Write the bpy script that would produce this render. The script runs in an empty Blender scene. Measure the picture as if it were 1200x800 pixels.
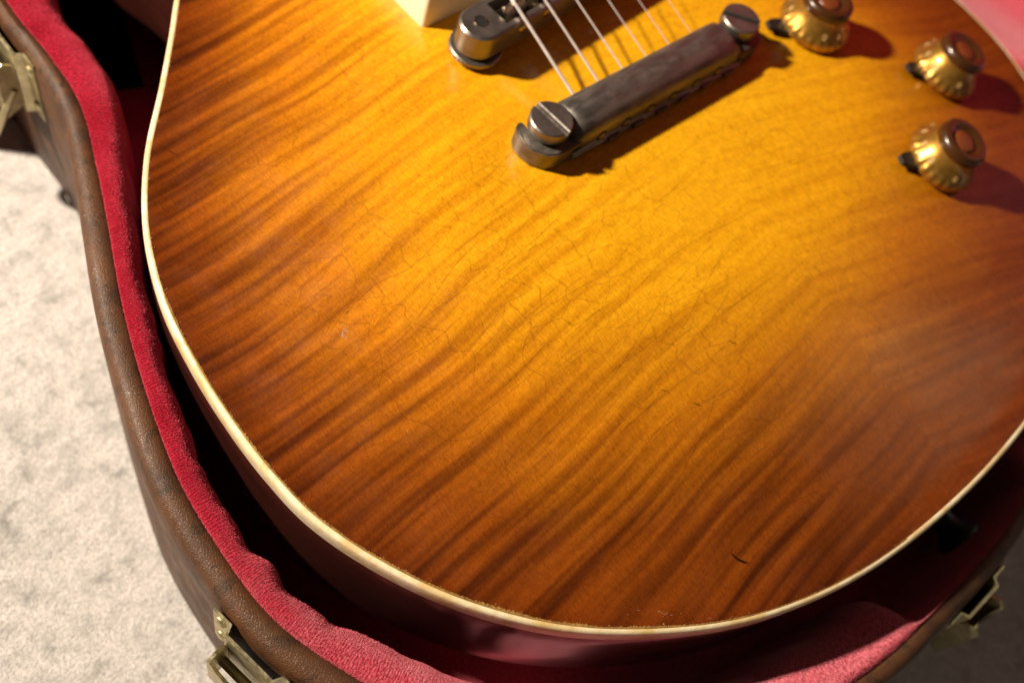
import bpy, bmesh, math, random
import numpy as np
from mathutils import Vector, Matrix
from mathutils.geometry import delaunay_2d_cdt

rnd = random.Random(7)
nrg = np.random.default_rng(7)
MM = 0.001
ZF = 82.0            # height (mm) of the guitar's top edge above the carpet


def W(x, y, z):      # guitar millimetres -> world metres
    return Vector((x * MM, y * MM, (z + ZF) * MM))


scene = bpy.context.scene
col = scene.collection

# ------------------------------------------------------------------ camera
cam_d = bpy.data.cameras.new("camera")
cam = bpy.data.objects.new("camera", cam_d)
col.objects.link(cam)
cam_d.sensor_width = 36.0
cam_d.lens = 1211.85 / 1200 * 36.0
cam_d.clip_start = 0.005
cam_d.clip_end = 20
R = Matrix(((0.74923283, 0.48402671, -0.45207113),
            (-0.62177425, 0.74916245, -0.22836903),
            (0.228138, 0.45218776, 0.86225245)))
cam.matrix_world = Matrix.Translation(W(-211.34, -105.92, 242.87)) @ R.to_4x4()
cam_d.dof.use_dof = True
cam_d.dof.focus_distance = 0.256
cam_d.dof.aperture_fstop = 8.5
scene.camera = cam

# ------------------------------------------------------------------ light
world = bpy.data.worlds.new("World")
scene.world = world
world.use_nodes = True
wb = world.node_tree.nodes["Background"]
wb.inputs[0].default_value = (1.0, 0.86, 0.74, 1)
wb.inputs[1].default_value = 0.030

key_d = bpy.data.lights.new("ceiling_spot", 'AREA')
key_d.shape = 'DISK'
key_d.size = 0.05
key_d.energy = 17.2
key_d.color = (1.0, 0.86, 0.69)
key = bpy.data.objects.new("ceiling_spot", key_d)
col.objects.link(key)
KD = Vector((-0.92, 0.95, 0.98)).normalized()
key.location = W(-30, -20, 10) + KD * 0.85
key.rotation_euler = KD.to_track_quat('Z', 'Y').to_euler()

# added unseen area lamp, aimed so its reflection makes the sheen on the lacquer
sheen_d = bpy.data.lights.new("sheen_lamp", 'AREA')
sheen_d.shape = 'SQUARE'
sheen_d.size = 0.65
sheen_d.energy = 1.25
sheen_d.color = (0.92, 0.86, 0.6)
sheen = bpy.data.objects.new("sheen_lamp", sheen_d)
col.objects.link(sheen)
RD = Vector((0.80, -0.33, 0.55)).normalized()
sheen.location = W(40, -110, 8) + RD * 1.2
sheen.rotation_euler = RD.to_track_quat('Z', 'Y').to_euler()

scene.view_settings.view_transform = 'Standard'
scene.view_settings.look = 'None'
scene.view_settings.exposure = 0.0
scene.view_settings.gamma = 1.0
scene.cycles.max_bounces = 8
scene.cycles.use_denoising = True


# ------------------------------------------------------------------ node helpers
class N:
    def __init__(self, name):
        self.m = bpy.data.materials.new(name)
        self.m.use_nodes = True
        self.t = self.m.node_tree
        self.b = self.t.nodes["Principled BSDF"]

    def n(self, typ, ins=None, **kw):
        nd = self.t.nodes.new(typ)
        for k, v in kw.items():
            setattr(nd, k, v)
        if ins:
            for k, v in ins.items():
                self.put(nd.inputs[k], v)
        return nd

    def put(self, sock, v):
        if isinstance(v, bpy.types.NodeSocket):
            self.t.links.new(v, sock)
        elif isinstance(v, bpy.types.Node):
            self.t.links.new(v.outputs[0], sock)
        else:
            if sock.type == 'RGBA' and len(v) == 3:
                v = (*v, 1)
            sock.default_value = v

    def math(self, op, a, b=None, c=None, clamp=False):
        nd = self.n('ShaderNodeMath', operation=op, use_clamp=clamp)
        self.put(nd.inputs[0], a)
        if b is not None: self.put(nd.inputs[1], b)
        if c is not None: self.put(nd.inputs[2], c)
        return nd.outputs[0]

    def ramp01(self, v, a, b, lo=0.0, hi=1.0):
        nd = self.n('ShaderNodeMapRange', interpolation_type='SMOOTHSTEP')
        for i, q in enumerate((v, a, b, lo, hi)):
            self.put(nd.inputs[i], q)
        return nd.outputs[0]

    def noise(self, vec, scale, detail=2.0, rough=0.5, dist=0.0, dim='3D'):
        nd = self.n('ShaderNodeTexNoise', noise_dimensions=dim)
        self.put(nd.inputs['Vector'], vec)
        nd.inputs['Scale'].default_value = scale
        nd.inputs['Detail'].default_value = detail
        nd.inputs['Roughness'].default_value = rough
        nd.inputs['Distortion'].default_value = dist
        return nd.outputs[0]

    def vec(self, x, y, z=0.0):
        nd = self.n('ShaderNodeCombineXYZ')
        for i, q in enumerate((x, y, z)):
            self.put(nd.inputs[i], q)
        return nd.outputs[0]

    def mm(self):
        tc = self.n('ShaderNodeTexCoord')
        s = self.n('ShaderNodeVectorMath', operation='SCALE')
        self.t.links.new(tc.outputs['Object'], s.inputs[0])
        s.inputs['Scale'].default_value = 1000.0
        return s.outputs[0]

    def mix(self, f, a, b, blend='MIX'):
        nd = self.n('ShaderNodeMix', data_type='RGBA', blend_type=blend)
        self.put(nd.inputs[0], f)
        self.put(nd.inputs[6], a)
        self.put(nd.inputs[7], b)
        return nd.outputs[2]

    def cramp(self, f, stops, interp='LINEAR'):
        nd = self.n('ShaderNodeValToRGB')
        nd.color_ramp.interpolation = interp
        e = nd.color_ramp.elements
        while len(e) < len(stops): e.new(0.5)
        for k, (p, c) in enumerate(stops):
            e[k].position = p
            e[k].color = (*c, 1) if len(c) == 3 else c
        self.put(nd.inputs[0], f)
        return nd.outputs[0]

    def bump(self, h, dist, strength=1.0, normal=None):
        nd = self.n('ShaderNodeBump')
        nd.inputs['Strength'].default_value = strength
        nd.inputs['Distance'].default_value = dist
        self.put(nd.inputs['Height'], h)
        if normal is not None: self.put(nd.inputs['Normal'], normal)
        return nd.outputs[0]

    def set(self, **kw):
        for k, v in kw.items():
            self.put(self.b.inputs[k.replace('_', ' ')], v)
        return self.m


# ------------------------------------------------------------------ materials
def m_maple():
    k = N("flame_maple_burst")
    P = k.mm()
    s = k.n('ShaderNodeSeparateXYZ', {0: P})
    x, y = s.outputs[0], s.outputs[1]
    half = k.math('GREATER_THAN', x, 0.0)
    slope = k.math('MULTIPLY_ADD', half, -0.34, 0.10)
    v0 = k.math('SUBTRACT', y, k.math('MULTIPLY', x, slope))
    hz = k.math('MULTIPLY', half, 0.22)
    ax = k.math('ABSOLUTE', x)
    pv = k.vec(ax, v0, hz)
    w1 = k.math('MULTIPLY', k.math('SUBTRACT', k.noise(pv, 0.013, 1.0), 0.5), 9.0)
    v = k.math('ADD', v0, w1)
    f1 = k.noise(k.vec(k.math('MULTIPLY', ax, 0.0135), k.math('MULTIPLY', v, 0.265), hz), 1.0, 1.2, 0.40)
    f2 = k.noise(k.vec(k.math('MULTIPLY', ax, 0.014), k.math('MULTIPLY', v, 0.55), k.math('ADD', hz, 9.0)), 1.0, 2.0, 0.5)
    fl = k.math('ADD', k.math('MULTIPLY', f1, 0.76), k.math('MULTIPLY', f2, 0.24))
    flame0 = k.ramp01(fl, 0.31, 0.65)
    amp = k.math('MULTIPLY_ADD', k.ramp01(x, -70.0, 0.0), -0.52, 1.0)
    flame = k.math('SUBTRACT', 1.0, k.math('MULTIPLY', k.math('SUBTRACT', 1.0, flame0), amp))
    at = k.n('ShaderNodeAttribute', attribute_name='edge_dist')
    d = at.outputs['Fac']
    dn = k.math('MULTIPLY', k.math('SUBTRACT', k.noise(P, 0.02, 3.0), 0.5), 34.0)
    # the sprayed burst is wider at the butt end; the tone also darkens towards the treble side
    dn = k.math('ADD', dn, k.math('MULTIPLY', k.math('ADD', y, 22.0), 0.165))
    dn = k.math('SUBTRACT', dn, k.math('MULTIPLY', k.math('MAXIMUM', x, 0.0), 0.05))
    dd = k.math('DIVIDE', k.math('ADD', d, k.math('MULTIPLY', dn, k.ramp01(d, 3.0, 40.0))), 130.0, clamp=True)
    light = k.cramp(dd, [(0.0, (0.135, 0.024, 0.002)), (0.13, (0.26, 0.060, 0.003)), (0.35, (0.50, 0.162, 0.004)),
                         (0.66, (0.72, 0.335, 0.006)), (0.92, (0.745, 0.375, 0.007))])
    dark = k.cramp(dd, [(0.0, (0.040, 0.007, 0.001)), (0.13, (0.075, 0.014, 0.001)), (0.35, (0.255, 0.068, 0.002)),
                        (0.66, (0.53, 0.205, 0.003)), (0.92, (0.62, 0.268, 0.004))])
    c = k.mix(flame, dark, light)
    # grain fibres and figure mottling
    g1 = k.noise(k.vec(k.math('MULTIPLY', x, 1.5), k.math('MULTIPLY', y, 0.42), hz), 1.0, 3.0, 0.6)
    g2 = k.noise(P, 0.35, 3.0, 0.6)
    g3 = k.noise(P, 2.6, 2.0, 0.6)
    g4 = k.noise(k.vec(k.math('MULTIPLY', x, 0.06), k.math('MULTIPLY', v, 0.95), hz), 1.0, 2.0, 0.5)
    gm = k.math('ADD', k.math('MULTIPLY', k.math('SUBTRACT', g1, 0.5), 0.75),
                k.math('ADD', k.math('MULTIPLY', k.math('SUBTRACT', g2, 0.5), 0.34),
                       k.math('ADD', k.math('MULTIPLY', k.math('SUBTRACT', g3, 0.5), 0.75),
                              k.math('MULTIPLY', k.math('SUBTRACT', g4, 0.5), 0.30))))
    gmul = k.math('ADD', gm, 1.0)
    c = k.mix(1.0, c, k.vec(gmul, k.math('POWER', gmul, 1.25), k.math('POWER', gmul, 1.3)), 'MULTIPLY')
    # lacquer checking
    wv = k.n('ShaderNodeVectorMath', operation='ADD')
    k.put(wv.inputs[0], P)
    nz = k.n('ShaderNodeTexNoise')
    k.put(nz.inputs['Vector'], P); nz.inputs['Scale'].default_value = 0.11; nz.inputs['Detail'].default_value = 3
    sc = k.n('ShaderNodeVectorMath', operation='SCALE')
    k.put(sc.inputs[0], nz.outputs['Color']); sc.inputs['Scale'].default_value = 5.0
    k.put(wv.inputs[1], sc.outputs[0])
    vo2 = k.n('ShaderNodeTexVoronoi', voronoi_dimensions='2D', feature='DISTANCE_TO_EDGE')
    st2 = k.n('ShaderNodeVectorMath', operation='MULTIPLY')
    k.put(st2.inputs[0], wv.outputs[0]); st2.inputs[1].default_value = (0.5, 1.0, 1.0)
    k.put(vo2.inputs['Vector'], st2.outputs[0])
    vo2.inputs['Scale'].default_value = 0.19
    cr2 = k.ramp01(vo2.outputs['Distance'], 0.004, 0.035, 1.0, 0.0)
    m2 = k.ramp01(k.noise(P, 0.028, 3.0, 0.6, 0.0), 0.30, 0.58)
    crack = k.math('MULTIPLY', k.math('MULTIPLY', cr2, m2), 0.8)
    c = k.mix(k.math('MULTIPLY', crack, 0.36), c, (0.10, 0.022, 0.004))
    # flecks of dirt
    fk = k.ramp01(k.noise(P, 1.1, 2.0, 0.7), 0.70, 0.76)
    c = k.mix(k.math('MULTIPLY', fk, 0.45), c, (0.07, 0.02, 0.008))
    # crumbled lacquer line beside the binding
    rag = k.math('ADD', d, k.math('MULTIPLY', k.noise(P, 0.5, 4.0, 0.7), -3.2))
    edge = k.ramp01(rag, -0.6, 0.4, 1.0, 0.0)
    c = k.mix(k.math('MULTIPLY', edge, 0.65), c, k.mix(k.ramp01(k.noise(P, 1.6, 2.0), 0.45, 0.6), (0.05, 0.02, 0.006), (0.42, 0.22, 0.06)))
    hb = k.math('ADD', k.math('MULTIPLY', crack, -0.10),
                k.math('ADD', k.math('MULTIPLY', k.noise(P, 0.13, 2.0), 2.2), k.math('MULTIPLY', g3, 0.10)))
    nb = k.bump(hb, 0.00003, 1.0)
    rr = k.ramp01(k.noise(P, 0.09, 4.0, 0.65), 0.3, 0.75, 0.20, 0.33)
    return k.set(Base_Color=c, Roughness=0.8, Coat_Weight=1.0, Coat_Roughness=rr, Coat_IOR=1.5,
                 Specular_IOR_Level=0.0, Normal=nb, Coat_Normal=nb)


def m_side():
    k = N("cherry_mahogany")
    P = k.mm()
    s = k.n('ShaderNodeSeparateXYZ', {0: P})
    g = k.noise(k.vec(k.math('MULTIPLY', s.outputs[0], 0.05), k.math('MULTIPLY', s.outputs[1], 0.05), k.math('MULTIPLY', s.outputs[2], 1.1)), 1.0, 4.0, 0.6)
    c = k.cramp(g, [(0.3, (0.024, 0.005, 0.003)), (0.7, (0.055, 0.011, 0.006))])
    sp = k.ramp01(k.noise(P, 1.4, 2.0), 0.66, 0.74)
    c = k.mix(k.math('MULTIPLY', sp, 0.25), c, (0.2, 0.07, 0.06))
    return k.set(Base_Color=c, Roughness=0.4, Coat_Weight=1.0, Coat_Roughness=0.16, Normal=k.bump(k.noise(P, 0.9, 3.0), 0.00006))


def m_cream(name, a, b, rough=0.38):
    k = N(name)
    P = k.mm()
    c = k.mix(k.ramp01(k.noise(P, 0.10, 4.0, 0.65), 0.35, 0.7), a, b)
    sp = k.ramp01(k.noise(P, 0.9, 3.0, 0.7), 0.64, 0.74)
    c = k.mix(k.math('MULTIPLY', sp, 0.35), c, (0.36, 0.22, 0.08))
    return k.set(Base_Color=c, Roughness=rough, Subsurface_Weight=0.12, Subsurface_Radius=(1.0, 0.6, 0.3), Subsurface_Scale=0.0015,
                 Coat_Weight=0.35, Coat_Roughness=0.25, Normal=k.bump(k.noise(P, 0.6, 3.0), 0.00008))


def m_metal(name, a, b, r0=0.25, r1=0.5, sc=0.18, metallic=1.0, bump=0.00005):
    k = N(name)
    P = k.mm()
    n1 = k.noise(P, sc, 5.0, 0.65)
    c = k.mix(k.ramp01(n1, 0.35, 0.66), a, b)
    n2 = k.noise(P, 1.3, 3.0, 0.7)
    c = k.mix(k.math('MULTIPLY', k.ramp01(n2, 0.55, 0.75), 0.25), c, (a[0] * 0.6, a[1] * 0.6, a[2] * 0.6))
    r = k.ramp01(k.noise(P, sc * 2.2, 4.0, 0.7), 0.3, 0.7, r0, r1)
    return k.set(Base_Color=c, Metallic=metallic, Roughness=r, Normal=k.bump(k.noise(P, 0.8, 3.0), bump))


def m_velvet():
    k = N("crimson_velvet")
    uv = k.n('ShaderNodeUVMap', uv_map='UVMap')
    s = k.n('ShaderNodeVectorMath', operation='SCALE')
    k.put(s.inputs[0], uv.outputs[0]); s.inputs['Scale'].default_value = 1000.0
    U = s.outputs[0]
    q = k.n('ShaderNodeSeparateXYZ', {0: U})
    us, ut = q.outputs[0], q.outputs[1]
    P = k.mm()
    wob = k.math('MULTIPLY', k.math('SUBTRACT', k.noise(P, 0.25, 2.0), 0.5), 2.2)
    rib = k.math('SINE', k.math('MULTIPLY', k.math('ADD', us, wob), 7.4))
    pile = k.noise(k.vec(k.math('MULTIPLY', us, 3.2), k.math('MULTIPLY', ut, 1.5), 0.0), 1.0, 3.0, 0.7)
    nap = k.noise(P, 0.075, 3.0, 0.6)
    napf = k.ramp01(nap, 0.36, 0.66)
    c = k.mix(napf, (0.42, 0.006, 0.024), (0.66, 0.020, 0.058))
    dk = k.ramp01(k.math('ADD', k.math('MULTIPLY', pile, 0.8), k.math('MULTIPLY', rib, 0.055)), 0.30, 0.54)
    c = k.mix(dk, (0.14, 0.002, 0.010), c)
    h = k.math('ADD', k.math('MULTIPLY', rib, 0.16), k.math('MULTIPLY', pile, 1.6))
    nb = k.bump(h, 0.00038, 1.0)
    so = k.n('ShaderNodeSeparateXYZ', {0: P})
    sheen_pink = k.ramp01(k.math('ADD', so.outputs[1], k.math('MULTIPLY', k.math('SUBTRACT', nap, 0.5), 90.0)), -125.0, -15.0, 1.0, 0.0)   # paler pink painted in for the pile's sheen at the butt end
    sheen_pink = k.math('MAXIMUM', sheen_pink, k.math('MULTIPLY', k.math('GREATER_THAN', so.outputs[0], 176.5), k.math('LESS_THAN', so.outputs[2], 78.0)))        # and for the light on the lid's rim by the hinge
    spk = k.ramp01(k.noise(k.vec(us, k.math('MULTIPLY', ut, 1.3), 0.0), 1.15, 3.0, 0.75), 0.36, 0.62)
    c = k.mix(k.math('MULTIPLY', sheen_pink, k.math('MULTIPLY_ADD', spk, 0.68, 0.12)), c, (0.92, 0.20, 0.26))
    tint = k.mix(sheen_pink, k.mix(napf, (0.9, 0.03, 0.08), (1.0, 0.12, 0.20)), (1.0, 0.60, 0.66))
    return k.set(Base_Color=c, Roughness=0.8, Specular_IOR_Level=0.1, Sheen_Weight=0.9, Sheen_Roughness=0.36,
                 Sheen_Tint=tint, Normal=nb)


def m_fuzz():
    k = N("velvet_pile")
    oi = k.n('ShaderNodeTexCoord')
    c = k.mix(k.noise(k.mm(), 0.8, 2.0), (0.34, 0.006, 0.025), (0.85, 0.13, 0.19))
    return k.set(Base_Color=c, Roughness=0.6, Sheen_Weight=0.5, Sheen_Tint=(1, 0.5, 0.55))


def m_leather():
    k = N("brown_leatherette")
    P = k.mm()
    n1 = k.noise(P, 0.06, 5.0, 0.65, 0.4)
    c = k.mix(k.ramp01(n1, 0.40, 0.66), (0.095, 0.038, 0.014), (0.048, 0.019, 0.008))
    n2 = k.noise(P, 0.16, 5.0, 0.7, 0.6)
    c = k.mix(k.math('MULTIPLY', k.ramp01(n2, 0.52, 0.66), 0.75), c, (0.022, 0.013, 0.008))
    vo = k.n('ShaderNodeTexVoronoi', feature='DISTANCE_TO_EDGE')
    k.put(vo.inputs['Vector'], P); vo.inputs['Scale'].default_value = 1.5
    pb = k.ramp01(vo.outputs['Distance'], 0.0, 0.22)
    c = k.mix(k.math('MULTIPLY', k.math('SUBTRACT', 1.0, pb), 0.22), c, (0.028, 0.014, 0.008))
    h = k.math('ADD', pb, k.math('MULTIPLY', k.noise(P, 0.5, 3.0), 1.2))
    r = k.ramp01(k.noise(P, 0.12, 4.0, 0.7), 0.3, 0.7, 0.42, 0.60)
    return k.set(Base_Color=c, Roughness=r, Specular_IOR_Level=0.32, Normal=k.bump(h, 0.00005))


def m_carpet():
    k = N("pale_carpet")
    P = k.mm()
    n1 = k.noise(P, 0.12, 6.0, 0.72, 0.15)
    n2 = k.noise(P, 0.011, 3.0, 0.6)
    f = k.math('ADD', k.math('MULTIPLY', n1, 0.72), k.math('MULTIPLY', n2, 0.28))
    c = k.mix(k.ramp01(f, 0.44, 0.74), (0.66, 0.62, 0.595), (0.22, 0.215, 0.21))
    n3 = k.noise(P, 0.95, 4.0, 0.8)
    c = k.mix(k.ramp01(n3, 0.3, 0.62), k.mix(0.7, c, (0.25, 0.235, 0.22)), c)
    h = k.math('ADD', k.math('MULTIPLY', k.noise(P, 1.9, 3.0, 0.75), 0.7), k.math('MULTIPLY', n1, 2.5))
    return k.set(Base_Color=c, Roughness=0.95, Specular_IOR_Level=0.1, Sheen_Weight=0.25, Normal=k.bump(h, 0.0005))


def m_plain(name, c, rough=0.5, metallic=0.0, coat=0.0, var=0.25, **kw):
    k = N(name)
    P = k.mm()
    n = k.noise(P, 0.35, 4.0, 0.65)
    lo = tuple(q * (1 - var) for q in c); hi = tuple(min(1, q * (1 + var)) for q in c)
    cc = k.mix(n, lo, hi)
    return k.set(Base_Color=cc, Roughness=rough, Metallic=metallic, Coat_Weight=coat, Coat_Roughness=0.1,
                 Normal=k.bump(k.noise(P, 1.0, 3.0), 0.00004), **kw)


M = dict(
    maple=m_maple(), side=m_side(),
    binding=m_cream("aged_binding", (0.80, 0.69, 0.47), (0.64, 0.44, 0.18)),
    ring=m_cream("cream_plastic", (0.80, 0.70, 0.50), (0.74, 0.62, 0.40)),
    nickel=m_metal("aged_nickel", (0.205, 0.182, 0.162), (0.275, 0.245, 0.218), 0.30, 0.44, 0.14, 0.85),
    tail=m_metal("dull_nickel", (0.165, 0.148, 0.132), (0.225, 0.202, 0.18), 0.36, 0.52, 0.07, 0.72),
    saddle=m_metal("worn_saddle", (0.38, 0.33, 0.26), (0.55, 0.47, 0.36), 0.2, 0.4),
    wire=m_metal("string_wire", (0.74, 0.67, 0.63), (0.84, 0.77, 0.73), 0.35, 0.5, 0.3, 0.55),
    brass=m_metal("tarnished_brass", (0.42, 0.36, 0.21), (0.58, 0.51, 0.32), 0.34, 0.52, 0.25),
    leather=m_leather(), velvet=m_velvet(), fuzz=m_fuzz(), carpet=m_carpet(),
    black=m_plain("black_plastic", (0.012, 0.011, 0.011), 0.45, Specular_IOR_Level=0.35),
    hole=m_plain("dark_hole", (0.004, 0.004, 0.004), 0.9),
    dome=m_plain("amber_cap", (0.055, 0.019, 0.004), 0.30, coat=0.35),
    dimple=m_plain("amber_dimple", (0.17, 0.042, 0.009), 0.4, coat=0.2),
    rosewood=m_plain("rosewood", (0.035, 0.017, 0.011), 0.55),
    neck=m_plain("neck_mahogany", (0.09, 0.02, 0.01), 0.35, coat=0.6),
    numeral=m_plain("pale_gold_print", (0.66, 0.47, 0.20), 0.4, var=0.05),
    scuff=m_plain("bare_scuff", (0.40, 0.30, 0.22), 0.9, var=0.5, Alpha=0.75, Specular_IOR_Level=0.0),
    dent=m_plain("dark_dent", (0.020, 0.007, 0.004), 0.9, Specular_IOR_Level=0.0),
    check=m_plain("lacquer_check", (0.17, 0.045, 0.007), 0.8, Alpha=0.5, Specular_IOR_Level=0.0),
    crumb=m_plain("lacquer_crumb", (0.25, 0.135, 0.038), 0.8, var=0.8, Specular_IOR_Level=0.1),
)
kt = N("worn_tailpiece")
Pt = kt.mm()
st_ = kt.n('ShaderNodeSeparateXYZ', {0: Pt})
stv = kt.vec(kt.math('MULTIPLY', st_.outputs[0], 0.07), kt.math('MULTIPLY', st_.outputs[1], 0.17), kt.math('MULTIPLY', st_.outputs[2], 0.17))
w1_ = kt.ramp01(kt.noise(stv, 1.0, 3.0, 0.55), 0.36, 0.66)
w2_ = kt.ramp01(kt.noise(Pt, 0.22, 5.0, 0.7), 0.50, 0.68)
ct = kt.mix(w1_, (0.145, 0.130, 0.115), (0.25, 0.222, 0.198))
ct = kt.mix(kt.math('MULTIPLY', w2_, 0.35), ct, (0.095, 0.084, 0.074))
rt = kt.ramp01(kt.noise(stv, 2.0, 4.0, 0.7), 0.3, 0.7, 0.28, 0.52)
M['tail'] = kt.set(Base_Color=ct, Metallic=0.78, Roughness=rt, Normal=kt.bump(kt.noise(Pt, 0.8, 4.0), 0.00006))
kg = N("gold_knob")
Pg = kg.mm()
cg = kg.mix(kg.ramp01(kg.noise(Pg, 0.5, 4.0, 0.7), 0.35, 0.65), (0.36, 0.175, 0.026), (0.50, 0.27, 0.045))
M['gold'] = kg.set(Base_Color=cg, Metallic=0.75, Roughness=0.36, Coat_Weight=1.0, Coat_Roughness=0.08)


# ------------------------------------------------------------------ mesh helpers
def link(name, mesh, mat=None, parent=None):
    o = bpy.data.objects.new(name, mesh)
    col.objects.link(o)
    if mat is not None and not mesh.materials:
        mesh.materials.append(mat)
    if parent is not None:
        o.parent = parent
    return o


def obj(name, bm, mat, parent=None, smooth=True, sharp=35.0):
    me = bpy.data.meshes.new(name)
    bmesh.ops.recalc_face_normals(bm, faces=bm.faces)
    bm.to_mesh(me)
    bm.free()
    if smooth:
        me.shade_smooth()
        me.set_sharp_from_angle(angle=math.radians(sharp))
    return link(name, me, mat, parent)


def pydata(name, v, f, mat, parent=None, smooth=True, sharp=60.0):
    me = bpy.data.meshes.new(name)
    me.from_pydata([tuple(q) for q in v], [], f)
    me.update()
    if smooth:
        me.shade_smooth()
        me.set_sharp_from_angle(angle=math.radians(sharp))
    return link(name, me, mat, parent)


def lathe(bm, prof, T=Matrix(), seg=40, cap=True, rfun=None):
    """revolve (r, z) in mm about local z, placed by T (in metres)"""
    rings = []
    for r, z in prof:
        ring = []
        for i in range(seg):
            a = 2 * math.pi * i / seg
            rr = r if rfun is None else rfun(r, z, i)
            ring.append(bm.verts.new(T @ Vector((rr * math.cos(a) * MM, rr * math.sin(a) * MM, z * MM))))
        rings.append(ring)
    for a, b in zip(rings[:-1], rings[1:]):
        for i in range(seg):
            j = (i + 1) % seg
            bm.faces.new((a[i], a[j], b[j], b[i]))
    if cap:
        bm.faces.new(rings[0][::-1])
        bm.faces.new(rings[-1])


def prism(bm, pts, z0, z1, T=Matrix(), bevel=0.0):
    """extrude a closed 2-D polygon (mm) from z0 to z1"""
    lo = [bm.verts.new(T @ Vector((x * MM, y * MM, z0 * MM))) for x, y in pts]
    if bevel > 0:
        c = Vector((sum(p[0] for p in pts) / len(pts), sum(p[1] for p in pts) / len(pts)))
        n = len(pts)
        ins = []
        for i in range(n):
            a, b, d = Vector(pts[i - 1]), Vector(pts[i]), Vector(pts[(i + 1) % n])
            t = (d - a)
            t = t.normalized() if t.length > 1e-9 else Vector((1, 0))
            nn = Vector((-t.y, t.x))
            ins.append(b + nn * bevel)
        area = sum(pts[i - 1][0] * pts[i][1] - pts[i][0] * pts[i - 1][1] for i in range(n))
        if area < 0:
            ins = [Vector(pts[i]) * 2 - ins[i] for i in range(n)]
        mid = [bm.verts.new(T @ Vector((x * MM, y * MM, (z1 - bevel) * MM))) for x, y in pts]
        hi = [bm.verts.new(T @ Vector((p.x * MM, p.y * MM, z1 * MM))) for p in ins]
        levels = [lo, mid, hi]
    else:
        hi = [bm.verts.new(T @ Vector((x * MM, y * MM, z1 * MM))) for x, y in pts]
        levels = [lo, hi]
    n = len(pts)
    for a, b in zip(levels[:-1], levels[1:]):
        for i in range(n):
            j = (i + 1) % n
            bm.faces.new((a[i], a[j], b[j], b[i]))
    bm.faces.new(lo[::-1])
    bm.faces.new(hi)


def tube(bm, pts, r, seg=10, cap=True):
    pts = [Vector(p) for p in pts]
    rings = []
    up = Vector((0.13, 0.07, 1)).normalized()
    for i, p in enumerate(pts):
        t = (pts[min(i + 1, len(pts) - 1)] - pts[max(i - 1, 0)]).normalized()
        a = t.cross(up)
        if a.length < 1e-3: a = t.cross(Vector((1, 0, 0)))
        a.normalize()
        b = a.cross(t)
        rings.append([bm.verts.new(p + (a * math.cos(q) + b * math.sin(q)) * r) for q in [2 * math.pi * j / seg for j in range(seg)]])
    for x, y in zip(rings[:-1], rings[1:]):
        for i in range(seg):
            j = (i + 1) % seg
            bm.faces.new((x[i], x[j], y[j], y[i]))
    if cap:
        bm.faces.new(rings[0][::-1])
        bm.faces.new(rings[-1])


def catmull(P, step, closed=True):
    P = np.asarray(P, float)
    n = len(P)
    out = []
    for i in range(n if closed else n - 1):
        p0, p1, p2, p3 = (P[(i - 1) % n], P[i], P[(i + 1) % n], P[(i + 2) % n]) if closed else \
            (P[max(i - 1, 0)], P[i], P[i + 1], P[min(i + 2, n - 1)])
        L = np.linalg.norm((p2 - p1)[:2])
        m = max(2, int(round(L / step)))
        # centripetal
        def tt(a, b): return max(np.linalg.norm((b - a)[:2]) ** 0.5, 1e-6)
        t0 = 0; t1 = t0 + tt(p0, p1); t2 = t1 + tt(p1, p2); t3 = t2 + tt(p2, p3)
        for k in range(m):
            t = t1 + (t2 - t1) * k / m
            A1 = (t1 - t) / (t1 - t0) * p0 + (t - t0) / (t1 - t0) * p1
            A2 = (t2 - t) / (t2 - t1) * p1 + (t - t1) / (t2 - t1) * p2
            A3 = (t3 - t) / (t3 - t2) * p2 + (t - t2) / (t3 - t2) * p3
            B1 = (t2 - t) / (t2 - t0) * A1 + (t - t0) / (t2 - t0) * A2
            B2 = (t3 - t) / (t3 - t1) * A2 + (t - t1) / (t3 - t1) * A3
            out.append((t2 - t) / (t2 - t1) * B1 + (t - t1) / (t2 - t1) * B2)
    if not closed:
        out.append(P[-1])
    return np.array(out)


def inward(path):
    """unit inward normals of a closed path (any winding)"""
    t = np.roll(path[:, :2], -1, 0) - np.roll(path[:, :2], 1, 0)
    t /= np.linalg.norm(t, axis=1)[:, None] + 1e-12
    x, y = path[:, 0], path[:, 1]
    area = np.sum(x * np.roll(y, -1) - np.roll(x, -1) * y)
    n = np.c_[-t[:, 1], t[:, 0]]
    return n if area > 0 else -n


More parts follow.
